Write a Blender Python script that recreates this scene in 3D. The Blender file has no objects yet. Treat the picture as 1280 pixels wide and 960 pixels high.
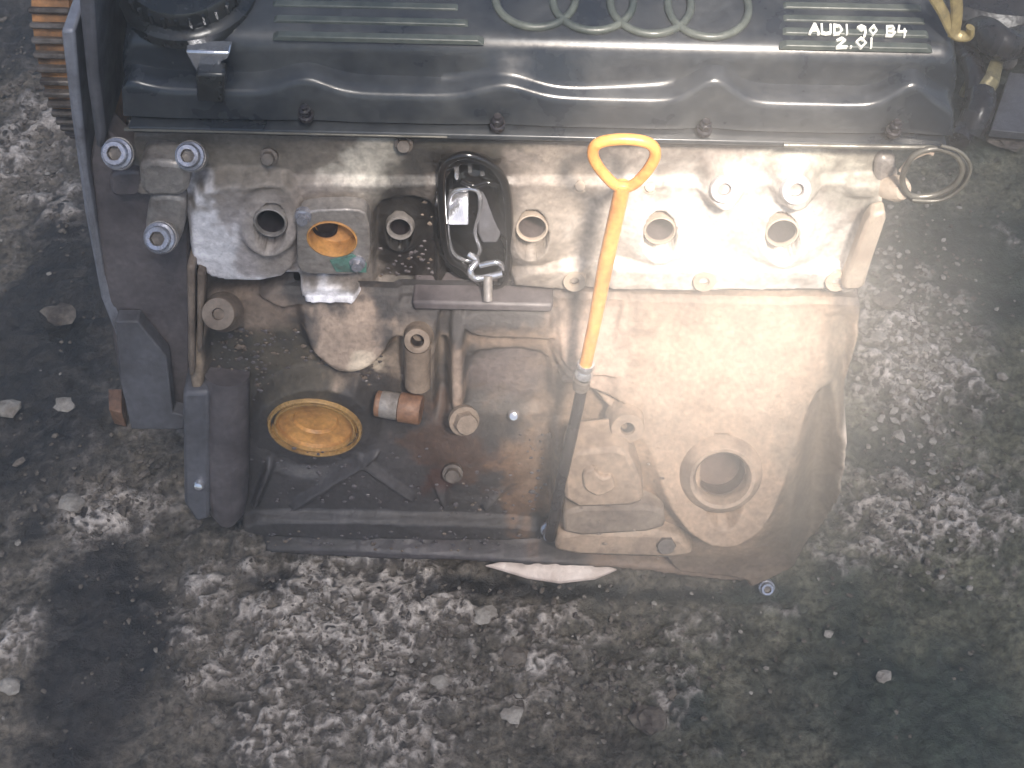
import bpy, bmesh, math, random
import numpy as np
from mathutils import Vector, Matrix

random.seed(7); RNG = np.random.default_rng(7)
scene = bpy.context.scene
COL = scene.collection
R = math.radians

# ------------------------------------------------------------------ camera
CAM = Vector((0.0, -0.635, 0.985))
PITCH, HFOV, ROLL = 52.0, 42.0, 1.3
cd = bpy.data.cameras.new('camera')
cam = bpy.data.objects.new('camera', cd); COL.objects.link(cam)
MROT = Matrix.Rotation(R(90 - PITCH), 4, 'X') @ Matrix.Rotation(R(ROLL), 4, 'Z')
cam.matrix_world = Matrix.Translation(CAM) @ MROT
cd.sensor_fit = 'HORIZONTAL'; cd.angle = R(HFOV); cd.clip_start = 0.01; cd.clip_end = 200
scene.camera = cam
FPX = 640 / math.tan(R(HFOV / 2))

# ------------------------------------------------------------------ world, sun, lamp, exposure
world = bpy.data.worlds.new('World'); scene.world = world; world.use_nodes = True
wn = world.node_tree.nodes; wl = world.node_tree.links
bg = wn['Background']
sky = wn.new('ShaderNodeTexSky'); sky.sky_type = 'NISHITA'; sky.sun_disc = False
SUN_EL, SUN_AZ = 60.0, 165.0       # azimuth measured from +Y towards +X
sky.sun_elevation = R(SUN_EL); sky.sun_rotation = R(SUN_AZ)
sky.air_density = 1.0; sky.dust_density = 1.5
wl.new(sky.outputs[0], bg.inputs[0]); bg.inputs[1].default_value = 0.085
sd = bpy.data.lights.new('sun', 'SUN'); sd.energy = 1.0; sd.angle = R(14); sd.color = (1, .97, .93)
sun = bpy.data.objects.new('sun', sd); COL.objects.link(sun)
sv = Vector((math.sin(R(SUN_AZ)) * math.cos(R(SUN_EL)), math.cos(R(SUN_AZ)) * math.cos(R(SUN_EL)), math.sin(R(SUN_EL))))
sun.rotation_euler = sv.to_track_quat('Z', 'Y').to_euler()
# added spot, standing in for daylight: warm pool on the engine's right half
ld = bpy.data.lights.new('added_spot', 'SPOT'); ld.energy = 350; ld.color = (1, .88, .76)
ld.spot_size = R(15); ld.spot_blend = 1.0; ld.shadow_soft_size = 0.12
added_spot = bpy.data.objects.new('added_spot', ld); COL.objects.link(added_spot)
SPOT_AT, SPOT_FROM = Vector((0.115, 0.0, 0.335)), Vector((0.35, -1.15, 1.75))
added_spot.location = SPOT_FROM
added_spot.rotation_euler = (SPOT_FROM - SPOT_AT).to_track_quat('Z', 'Y').to_euler()
vs = scene.view_settings
vs.view_transform = 'Standard'; vs.look = 'None'; vs.exposure = 0.65; vs.gamma = 1.0
scene.cycles.use_denoising = True
scene.cycles.max_bounces = 5; scene.cycles.diffuse_bounces = 3; scene.cycles.glossy_bounces = 3
scene.cycles.use_adaptive_sampling = True; scene.cycles.adaptive_threshold = .03
scene.render.resolution_x, scene.render.resolution_y = 1024, 768

# ------------------------------------------------------------------ measuring helpers
M3 = MROT.to_3x3()
def ray(px, py):
    return (M3 @ Vector(((px - 640) / FPX, -(py - 480) / FPX, -1.0))).normalized()
def at(px, py, Y):
    d = ray(px, py); return CAM + d * ((Y - CAM.y) / d.y)
def gnd(px, py, z=0.0):
    d = ray(px, py); return CAM + d * ((z - CAM.z) / d.z)
TR = math.tan(R(ROLL))
def pyc(px, py): return py - (px - 640) * TR
_PY = [0, 362, 364, 400, 480, 560, 650, 725, 800]
_PYY = [0, 0, -.004, -.010, -.022, -.038, -.055, -.072, -.080]
def ysurf(px, py): return float(np.interp(pyc(px, py), _PY, _PYY))
def P(px, py, o=0.0):               # a point on the engine's front, o metres proud of it
    return at(px, py, ysurf(px, py) - o)
_t = [P(640, q) for q in range(150, 790, 4)]
_zt = np.array([p.z for p in _t])[::-1]; _yt = np.array([p.y for p in _t])[::-1]
def y_of_z(z): return np.interp(z, _zt, _yt)
MM = lambda px, py, n: n * (P(px + 1, py) - P(px, py)).length      # n pixels as metres there
def s(r, g, b):
    f = lambda c: (c / 255 / 12.92) if c / 255 <= .04045 else ((c / 255 + .055) / 1.055) ** 2.4
    return (f(r), f(g), f(b), 1)

# ------------------------------------------------------------------ noise
def vnoise(X, Y, seed=0):
    tab = np.random.default_rng(seed).random((256, 256))
    xi = np.floor(X).astype(int); yi = np.floor(Y).astype(int)
    fx = X - xi; fy = Y - yi
    fx = fx * fx * (3 - 2 * fx); fy = fy * fy * (3 - 2 * fy)
    g = lambda a, b: tab[a & 255, b & 255]
    return (g(xi, yi) * (1 - fx) + g(xi + 1, yi) * fx) * (1 - fy) + (g(xi, yi + 1) * (1 - fx) + g(xi + 1, yi + 1) * fx) * fy
def fbm(X, Y, sc, octv=4, seed=0, gain=.5):
    a = 1; t = 0; n = 0
    for k in range(octv):
        t = t + a * vnoise(X * sc * 2 ** k + 17.3 * k, Y * sc * 2 ** k + 5.1 * k, seed + k); n += a; a *= gain
    return t / n
def worley(X, Y, sc, seed=0):
    rg = np.random.default_rng(seed); jx = rg.random((256, 256)); jy = rg.random((256, 256))
    x = X * sc; y = Y * sc; xi = np.floor(x).astype(int); yi = np.floor(y).astype(int)
    f1 = np.full(X.shape, 9.); f2 = np.full(X.shape, 9.)
    for a in (-1, 0, 1):
        for b in (-1, 0, 1):
            cx = xi + a; cy = yi + b
            d = np.hypot(cx + jx[cx & 255, cy & 255] - x, cy + jy[cx & 255, cy & 255] - y)
            f2 = np.where(d < f1, f1, np.minimum(f2, d)); f1 = np.minimum(f1, d)
    return f1, f2
def sstep(a, b, x):
    t = np.clip((x - a) / (b - a), 0, 1); return t * t * (3 - 2 * t)
def sdf_poly(X, Z, pts):
    n = len(pts); d = np.full(X.shape, 1e9); ins = np.zeros(X.shape, bool)
    for i in range(n):
        ax, az = pts[i]; bx, bz = pts[(i + 1) % n]
        ex, ez = bx - ax, bz - az; wx, wz = X - ax, Z - az
        t = np.clip((wx * ex + wz * ez) / (ex * ex + ez * ez + 1e-12), 0, 1)
        d = np.minimum(d, (wx - ex * t) ** 2 + (wz - ez * t) ** 2)
        c = ((az <= Z) & (bz > Z)) | ((bz <= Z) & (az > Z))
        ins ^= c & (X < ax + ex * (Z - az) / (ez if abs(ez) > 1e-12 else 1e-12))
    return np.where(ins, -1, 1) * np.sqrt(d)
def chaikin(pts, n=2, cut=.18):
    q = []
    for i in range(len(pts)):
        a = pts[i]; b = pts[(i + 1) % len(pts)]
        if len(a) != len(b): a = tuple(a) + (0,) * (3 - len(a)); b = tuple(b) + (0,) * (3 - len(b))
        q += [tuple(u + (v - u) * cut for u, v in zip(a, b)), tuple(v + (u - v) * cut for u, v in zip(a, b))]
    pts = q; n -= 1
    for _ in range(n):
        q = []
        for i in range(len(pts)):
            a = pts[i]; b = pts[(i + 1) % len(pts)]
            if len(a) != len(b): a = tuple(a) + (0,) * (3 - len(a)); b = tuple(b) + (0,) * (3 - len(b))
            q.append(tuple(.75 * u + .25 * v for u, v in zip(a, b))); q.append(tuple(.25 * u + .75 * v for u, v in zip(a, b)))
        pts = q
    return pts

# ------------------------------------------------------------------ materials
def nodes(name):
    m = bpy.data.materials.new(name); m.use_nodes = True
    return m, m.node_tree.nodes, m.node_tree.links, m.node_tree.nodes['Principled BSDF']
def noise_node(n, l, vec, scale, detail=6, rough=.6):
    t = n.new('ShaderNodeTexNoise'); t.inputs['Scale'].default_value = scale
    t.inputs['Detail'].default_value = detail; t.inputs['Roughness'].default_value = rough
    l.new(vec, t.inputs['Vector']); return t.outputs['Fac']
def ramp(n, l, fac, a, b, ca=(0, 0, 0, 1), cb=(1, 1, 1, 1)):
    r = n.new('ShaderNodeValToRGB'); e = r.color_ramp.elements
    e[0].position = a; e[1].position = b; e[0].color = ca; e[1].color = cb
    l.new(fac, r.inputs[0]); return r.outputs[0]
def mix(n, l, fac, a, b, mode='MIX'):
    x = n.new('ShaderNodeMix'); x.data_type = 'RGBA'; x.blend_type = mode
    for i, v in ((0, fac), (6, a), (7, b)):
        if hasattr(v, 'is_linked') or isinstance(v, bpy.types.NodeSocket): l.new(v, x.inputs[i])
        else: x.inputs[i].default_value = v
    return x.outputs[2]
def bump(n, l, h, strength, dist, prev=None):
    b = n.new('ShaderNodeBump'); b.inputs['Strength'].default_value = strength; b.inputs['Distance'].default_value = dist
    l.new(h, b.inputs['Height'])
    if prev is not None: l.new(prev, b.inputs['Normal'])
    return b.outputs[0]

def grime(name, clean, dirt, lo=.4, hi=.62, metal=0., ro=(.35, .75), sc=28, fine=220, bmp=.35, speck=.25, coat=0.):
    """metal or paint under uneven grime, with a fine gritty speckle"""
    m, n, l, p = nodes(name)
    vec = n.new('ShaderNodeNewGeometry').outputs['Position']
    a = noise_node(n, l, vec, sc, 5, .62); f = noise_node(n, l, vec, fine, 3, .6)
    k = ramp(n, l, a, lo, hi)
    c = mix(n, l, k, clean, dirt)
    c = mix(n, l, speck, c, ramp(n, l, f, .35, .68, (.25, .24, .23, 1), (1.6, 1.55, 1.5, 1)), 'MULTIPLY')
    l.new(c, p.inputs['Base Color'])
    rr = ramp(n, l, a, lo, hi, (ro[0],) * 3 + (1,), (ro[1],) * 3 + (1,)); l.new(rr, p.inputs['Roughness'])
    if metal:
        l.new(ramp(n, l, a, lo, hi, (metal,) * 3 + (1,), (metal * .25,) * 3 + (1,)), p.inputs['Metallic'])
    if coat: p.inputs['Coat Weight'].default_value = coat; p.inputs['Coat Roughness'].default_value = .15
    l.new(bump(n, l, f, bmp, .0012, bump(n, l, a, bmp, .004)), p.inputs['Normal'])
    return m

def casting(name):
    """painted per point with the casting's own finish: colour in Col, roughness in its alpha"""
    m, n, l, p = nodes(name)
    at_ = n.new('ShaderNodeAttribute'); at_.attribute_name = 'Col'
    vec = n.new('ShaderNodeNewGeometry').outputs['Position']
    a = noise_node(n, l, vec, 45, 5, .65); f = noise_node(n, l, vec, 260, 3, .62)
    c = mix(n, l, .45, at_.outputs['Color'], ramp(n, l, a, .3, .7, (.45, .43, .42, 1), (1.45, 1.42, 1.4, 1)), 'MULTIPLY')
    c = mix(n, l, .38, c, ramp(n, l, f, .33, .68, (.4, .4, .4, 1), (1.5, 1.48, 1.45, 1)), 'MULTIPLY')
    l.new(c, p.inputs['Base Color']); l.new(at_.outputs['Alpha'], p.inputs['Roughness'])
    mt = n.new('ShaderNodeAttribute'); mt.attribute_name = 'Met'
    l.new(mt.outputs['Fac'], p.inputs['Metallic'])
    l.new(bump(n, l, f, .5, .001, bump(n, l, a, .16, .002)), p.inputs['Normal'])
    return m

MAT = {
 'cast': casting('cast metal'),
 'cover': grime('black cover paint', s(38, 43, 50), s(78, 80, 81), .42, .72, 0, (.26, .5), 14, 180, .08, .2, .25),
 'cover_rib': grime('worn cover rib', s(92, 97, 92), s(58, 66, 66), .4, .65, 0, (.3, .55), 30, 200, .15, .2),
 'alu': grime('dull aluminium', s(168, 162, 158), s(92, 86, 82), .45, .68, .45, (.35, .7), 35, 240),
 'alu_bright': grime('bright aluminium', s(206, 203, 208), s(150, 144, 142), .5, .72, .2, (.28, .55), 40, 260, .3, .15),
 'alu_dusty': grime('dusty aluminium', s(190, 176, 160), s(140, 122, 108), .42, .7, .15, (.5, .8), 30, 240, .3, .2),
 'tan': grime('tan dusty casting', s(160, 139, 121), s(108, 92, 80), .42, .68, 0, (.55, .85), 32, 220, .3, .25),
 'brown': grime('brown casting', s(132, 118, 106), s(90, 78, 70), .42, .68, 0, (.55, .85), 32, 220, .3, .25),
 'grey_metal': grime('grey sheet metal', s(102, 102, 108), s(68, 66, 69), .4, .7, .1, (.4, .65), 22, 200, .15, .2),
 'grey_light': grime('pale grey strip', s(138, 140, 150), s(88, 86, 88), .45, .7, .1, (.38, .65), 26, 200, .15, .2),
 'guard': grime('dark belt guard', s(104, 98, 100), s(72, 67, 70), .4, .7, 0, (.4, .65), 22, 200, .15, .25),
 'dark': grime('oily black metal', s(40, 38, 42), s(62, 56, 54), .45, .7, 0, (.2, .6), 30, 200, .25, .3),
 'hole': grime('bore inside', s(52, 46, 48), s(34, 30, 34), .4, .7, 0, (.3, .6), 40, 200, .2, .2),
 'bore_washed': grime('washed-out bore', s(96, 86, 84), s(66, 58, 58), .4, .7, 0, (.6, .9), 40, 200, .2, .2),  # colour paled to imitate glare washing over the two middle bores
 'bore_brown': grime('brown bore', s(92, 74, 64), s(60, 48, 44), .4, .7, 0, (.6, .9), 40, 200, .2, .2),
 'rust_dull': grime('dull brown-orange sprocket', s(176, 124, 76), s(96, 76, 58), .42, .68, 0, (.45, .8), 40, 220, .3, .3),
 'oil': grime('wet engine oil', s(22, 20, 20), s(40, 34, 30), .5, .75, 0, (.04, .16), 30, 120, .12, .1, .6),
 'steel': grime('polished steel', s(225, 226, 232), s(160, 158, 162), .55, .8, .85, (.16, .38), 40, 200, .1, .1),
 'bolt': grime('zinc bolt', s(178, 180, 192), s(92, 90, 94), .44, .68, .7, (.22, .5), 60, 300, .2, .15),
 'bolt_dark': grime('grimy bolt', s(120, 112, 106), s(70, 62, 58), .4, .65, .3, (.35, .7), 60, 300, .3, .25),
 'rust': grime('orange rust', s(206, 154, 92), s(150, 106, 66), .42, .7, 0, (.35, .7), 45, 240, .35, .25),
 'rust_dark': grime('brown rust', s(132, 100, 80), s(92, 68, 56), .42, .7, 0, (.5, .85), 45, 240, .35, .3),
 'rust_rim': grime('oiled rusty rim', s(196, 158, 104), s(110, 84, 62), .45, .7, .3, (.25, .55), 50, 240, .25, .2),
 'orange': grime('orange plastic', s(238, 168, 94), s(196, 124, 66), .46, .74, 0, (.35, .6), 46, 220, .15, .22, .1),
 'teal': grime('teal gasket', s(92, 134, 124), s(80, 92, 88), .45, .7, 0, (.5, .8), 80, 300, .3, .3),
 'white_paint': grime('white marker paint', s(246, 246, 236), s(222, 222, 208), .5, .8, 0, (.4, .6), 80, 300, .1, .05),
 'paper': grime('pale plastic scrap', s(216, 200, 192), s(160, 140, 128), .45, .75, 0, (.3, .6), 30, 200, .2, .1),
 'gold': grime('yellowed bracket', s(150, 136, 98), s(84, 78, 60), .42, .68, .3, (.35, .65), 50, 240, .3, .2),
 'cable': grime('grey cable', s(112, 110, 103), s(62, 60, 57), .45, .7, .3, (.3, .55), 60, 240, .15, .15),
 'stone': grime('rubble', s(120, 110, 100), s(70, 62, 58), .4, .65, 0, (.7, .95), 60, 300, .5, .3),
 'stone_pale': grime('pale rubble', s(164, 156, 147), s(112, 103, 95), .4, .7, 0, (.6, .9), 60, 300, .5, .25),
 'black_plastic': grime('black plastic', s(34, 36, 38), s(60, 60, 58), .45, .72, 0, (.18, .45), 26, 200, .12, .2, .3),
}

# ------------------------------------------------------------------ object helpers
def tag(o, label=None, cat=None, group=None, kind=None):
    if label: o['label'] = label
    if cat: o['category'] = cat
    if group: o['group'] = group
    if kind: o['kind'] = kind
    return o
def empty(name, loc):
    o = bpy.data.objects.new(name, None); COL.objects.link(o); o.location = loc; o.empty_display_size = .05; return o
def world_loc(o):
    v = Vector(o.location)
    while o.parent: o = o.parent; v = v + Vector(o.location)
    return v
def link(name, me, mat, parent=None, loc=None):
    """mesh data are in world metres (or about loc); parents are translations only"""
    o = bpy.data.objects.new(name, me); COL.objects.link(o)
    if mat is not None and not me.materials: me.materials.append(MAT[mat])
    w = Vector(loc) if loc is not None else Vector((0, 0, 0))
    if parent is not None:
        o.parent = parent; w = w - world_loc(parent)
    o.location = w
    return o
def build(name, verts, faces, mat, parent=None, smooth=True, sharp=38, bevel=0, seg=2, loc=None):
    c = sum((Vector(v) for v in verts), Vector()) / len(verts) if loc is None else Vector(loc)
    me = bpy.data.meshes.new(name)
    me.from_pydata([tuple(Vector(v) - c) for v in verts], [], faces)
    bm = bmesh.new(); bm.from_mesh(me); bmesh.ops.recalc_face_normals(bm, faces=bm.faces[:])
    bm.to_mesh(me); bm.free()
    me.polygons.foreach_set('use_smooth', [smooth] * len(me.polygons))
    if smooth: me.set_sharp_from_angle(angle=R(sharp))
    o = link(name, me, mat, parent, c)
    if bevel:
        b = o.modifiers.new('bevel', 'BEVEL'); b.width = bevel; b.segments = seg; b.limit_method = 'ANGLE'; b.angle_limit = R(35)
        b.harden_normals = False
    return o
def plate(name, pts, o, th, mat, parent, bevel=.0015, rnd=0, fn=P, seg=2):
    """an outline measured on the engine's front, given depth th"""
    if rnd: pts = chaikin(pts, rnd)
    f = [fn(p[0], p[1], o + (p[2] if len(p) > 2 else 0)) for p in pts]
    b = [v + Vector((0, th, 0)) for v in f]
    n = len(f)
    faces = [list(range(n)), list(range(2 * n - 1, n - 1, -1))]
    faces += [[i, n + i, n + (i + 1) % n, (i + 1) % n] for i in range(n)]
    return build(name, f + b, faces, mat, parent, bevel=bevel, seg=seg)
def frame_of(axis):
    a = Vector(axis).normalized()
    u = Vector((0, 0, 1)).cross(a)
    if u.length < 1e-3: u = Vector((1, 0, 0))
    u.normalize(); return u, a.cross(u).normalized(), a
def lathe(name, c, axis, prof, mat, parent, seg=28, hexes=(), squash=1.0, bevel=0):
    u, v, a = frame_of(axis); c = Vector(c); vs, fs = [], []
    for j, (r, h) in enumerate(prof):
        for i in range(seg):
            t = 2 * math.pi * i / seg
            rr = r * (math.cos(math.pi / 6) / math.cos((t % (math.pi / 3)) - math.pi / 6)) if j in hexes else r
            vs.append(c + u * (rr * math.cos(t)) + v * (rr * squash * math.sin(t)) + a * h)
    for j in range(len(prof) - 1):
        for i in range(seg):
            k = (i + 1) % seg
            fs.append([j * seg + i, j * seg + k, (j + 1) * seg + k, (j + 1) * seg + i])
    if prof[-1][0] < .3 * max(r for r, h in prof): fs.append(list(range((len(prof) - 1) * seg, len(prof) * seg)))
    return build(name, vs, fs, mat, parent, bevel=bevel)
def tube(name, pts, rad, mat, parent, seg=10, closed=False, flat=1.0, loc=None):
    pts = [Vector(p) for p in pts]; n = len(pts); vs, fs = [], []
    nrm = None
    for i, p in enumerate(pts):
        d = (pts[(i + 1) % n] - pts[i - 1]) if closed else (pts[min(i + 1, n - 1)] - pts[max(i - 1, 0)])
        d.normalize()
        if nrm is None:
            nrm = d.cross(Vector((0.1, -.75, .65)))
            if nrm.length < 1e-3: nrm = Vector((1, 0, 0))
        nrm = (nrm - d * nrm.dot(d)).normalized(); b = d.cross(nrm)
        r = rad[i] if isinstance(rad, (list, tuple)) else rad
        for k in range(seg):
            t = 2 * math.pi * k / seg
            vs.append(p + nrm * (r * math.cos(t)) + b * (r * flat * math.sin(t)))
    for i in range(n if closed else n - 1):
        for k in range(seg):
            j = (i + 1) % n
            fs.append([i * seg + k, i * seg + (k + 1) % seg, j * seg + (k + 1) % seg, j * seg + k])
    if not closed: fs.append(list(range(seg))); fs.append(list(range((n - 1) * seg, n * seg)))
    return build(name, vs, fs, mat, parent, loc=loc)
def spline(pts, n=8, closed=False):
    pts = [Vector(p) for p in pts]; out = []; N = len(pts)
    for i in range(N if closed else N - 1):
        g = (lambda k: pts[k % N]) if closed else (lambda k: pts[max(0, min(N - 1, k))])
        a, b, c, d = g(i - 1), g(i), g(i + 1), g(i + 2)
        for k in range(n):
            t = k / n
            out.append(.5 * ((2 * b) + (c - a) * t + (2 * a - 5 * b + 4 * c - d) * t * t + (3 * b - a - 3 * c + d) * t ** 3))
    if not closed: out.append(pts[-1])
    return out
OUT = Vector((0, -1, .12)).normalized()
def tilt(deg, side=0):              # outward axis raised by deg, swung to the side
    return Vector((math.sin(R(side)) * math.cos(R(deg)), -math.cos(R(deg)) * math.cos(R(side)), math.sin(R(deg))))
def socket_bolt(c, axis, r, h, mat, parent, name='bolt'):
    """flanged round head with a hexagon socket"""
    o = lathe(name, c, axis, [(r * .96, -.004), (r, 0), (r, h * .25), (r * .97, h * .35), (r * .80, h * .45), (r * .78, h * .92), (r * .72, h),
                              (r * .46, h), (r * .44, h * .9)], mat, parent, 24)
    lathe('socket', Vector(c) + Vector(axis).normalized() * (h * .62), axis, [(r * .50, h * .385), (r * .47, h * .385), (r * .45, 0), (r * .05, -.0005)], 'bolt_dark', o, 24, hexes=(0, 1, 2))
    return o
def hex_bolt(c, axis, r, h, mat, parent, name='bolt'):
    return lathe(name, c, axis, [(r * 1.3, -.003), (r * 1.3, .0012), (r * 1.02, .0016), (r, .0018), (r, h * .85), (r * .86, h), (r * .1, h)], mat, parent, 24, hexes=(2, 3, 4))
def boss(c, axis, ro, ri, h, mat, parent, name='boss', depth=.03, wide=1.25, bore='hole'):
    """a raised round pad with a bore"""
    o = lathe(name, c, axis, [(ro * wide * 1.2, -.014), (ro * wide, -.006), (ro * (wide + 1) / 2, -.001), (ro, h * .8), (ro * .96, h), (ri * 1.08, h), (ri, h - .001), (ri * .98, h - .0035)], mat, parent, 32)
    lathe('bore', Vector(c) + Vector(axis).normalized() * (h - .003), axis, [(ri * .99, .0), (ri * .95, -.001), (ri * .93, -depth), (ri * .02, -depth)], bore, o, 28)
    return o

# ------------------------------------------------------------------ castings as relief
def relief(name, box, step, outline, back, shapes, tints, base, mat, parent, rough=.00025, lim=None, base_rough=.65, base_met=.1):
    """front of a casting: x-z grid; every shape pushes its outline proud (+) or in (-) of the front"""
    x0, x1, z0, z1 = box
    xs = np.arange(x0, x1, step); zs = np.arange(z0, z1, step)
    X, Z = np.meshgrid(xs, zs)
    off = np.zeros(X.shape)
    wob = (fbm(X, Z, 60, 3, 3) - .5) * .003
    for sh in shapes:
        pts, o, soft = sh[:3]
        po = sh[3] if len(sh) > 3 else (o if not callable(o) else 0.0)
        pp = [at(p[0], p[1], po[1]) if isinstance(po, tuple) else P(p[0], p[1], po) for p in chaikin(pts, 2)]
        d = sdf_poly(X, Z, [(p.x, p.z) for p in pp]) + wob * .6
        k = sstep(soft / 2, -soft / 2, d)
        off = off * (1 - k) + (o(X, Z) if callable(o) else o) * k
    if lim is not None: off = np.minimum(off, .003 + np.clip(lim - Z, 0, 1) * .4)
    off += (fbm(X, Z, 110, 4, 11) - .5) * rough * 4 + (fbm(X, Z, 20, 3, 21) - .5) * .0014
    Y = y_of_z(Z) - off
    oo = [P(p[0], p[1], p[2] if len(p) > 2 else 0) for p in chaikin(outline, 1)]
    d = sdf_poly(X, Z, [(p.x, p.z) for p in oo]) + wob * .7
    k = sstep(.0015, -.0025, d); Y = Y * k + back * (1 - k)
    nx, nz = len(xs), len(zs)
    V = np.stack([X, Y, Z], -1).reshape(-1, 3)
    idx = np.arange(nx * nz).reshape(nz, nx)
    q = np.stack([idx[:-1, :-1], idx[:-1, 1:], idx[1:, 1:], idx[1:, :-1]], -1).reshape(-1, 4)
    kf = k.reshape(-1); keep = (kf[q] > .001).any(1); q = q[keep]
    # back rim so the piece has a rear
    used = np.unique(q); remap = -np.ones(nx * nz, int); remap[used] = np.arange(len(used))
    Vu = V[used]; q = remap[q]
    # colour of the finish
    C = np.zeros(X.shape + (4,)); C[..., :3] = base[:3]; C[..., 3] = base_rough
    Mt = np.full(X.shape, base_met)
    n1 = fbm(X, Z, 55, 5, 5); n2 = fbm(X, Z, 140, 4, 9)
    for (px, py, rx, ry, col, ro, met, st, ragged) in tints:
        c = P(px, py); sx = MM(px, py, rx); sz = (P(px, py - ry / 2) - P(px, py + ry / 2)).length
        dd = np.hypot((X - c.x) / sx, (Z - c.z) / sz)
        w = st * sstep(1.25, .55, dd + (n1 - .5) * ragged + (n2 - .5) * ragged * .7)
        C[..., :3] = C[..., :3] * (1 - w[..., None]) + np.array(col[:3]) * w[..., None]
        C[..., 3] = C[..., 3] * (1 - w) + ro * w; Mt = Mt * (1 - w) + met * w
    c = Vu.mean(0); me = bpy.data.meshes.new(name)
    me.from_pydata([tuple(v) for v in (Vu - c)], [], [tuple(f) for f in q])
    me.polygons.foreach_set('use_smooth', [True] * len(me.polygons))
    ca = me.color_attributes.new('Col', 'FLOAT_COLOR', 'POINT'); ca.data.foreach_set('color', C.reshape(-1, 4)[used].astype(np.float32).ravel())
    fa = me.attributes.new('Met', 'FLOAT', 'POINT'); fa.data.foreach_set('value', Mt.reshape(-1)[used].astype(np.float32))
    return link(name, me, mat, parent, Vector(c))

def ell(cx, cy, rx, ry, n=14):
    return [(cx + rx * math.cos(2 * math.pi * i / n), cy + ry * math.sin(2 * math.pi * i / n)) for i in range(n)]
def rect(x0, y0, x1, y1): return [(x0, y0), (x1, y0), (x1, y1), (x0, y1)]

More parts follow.
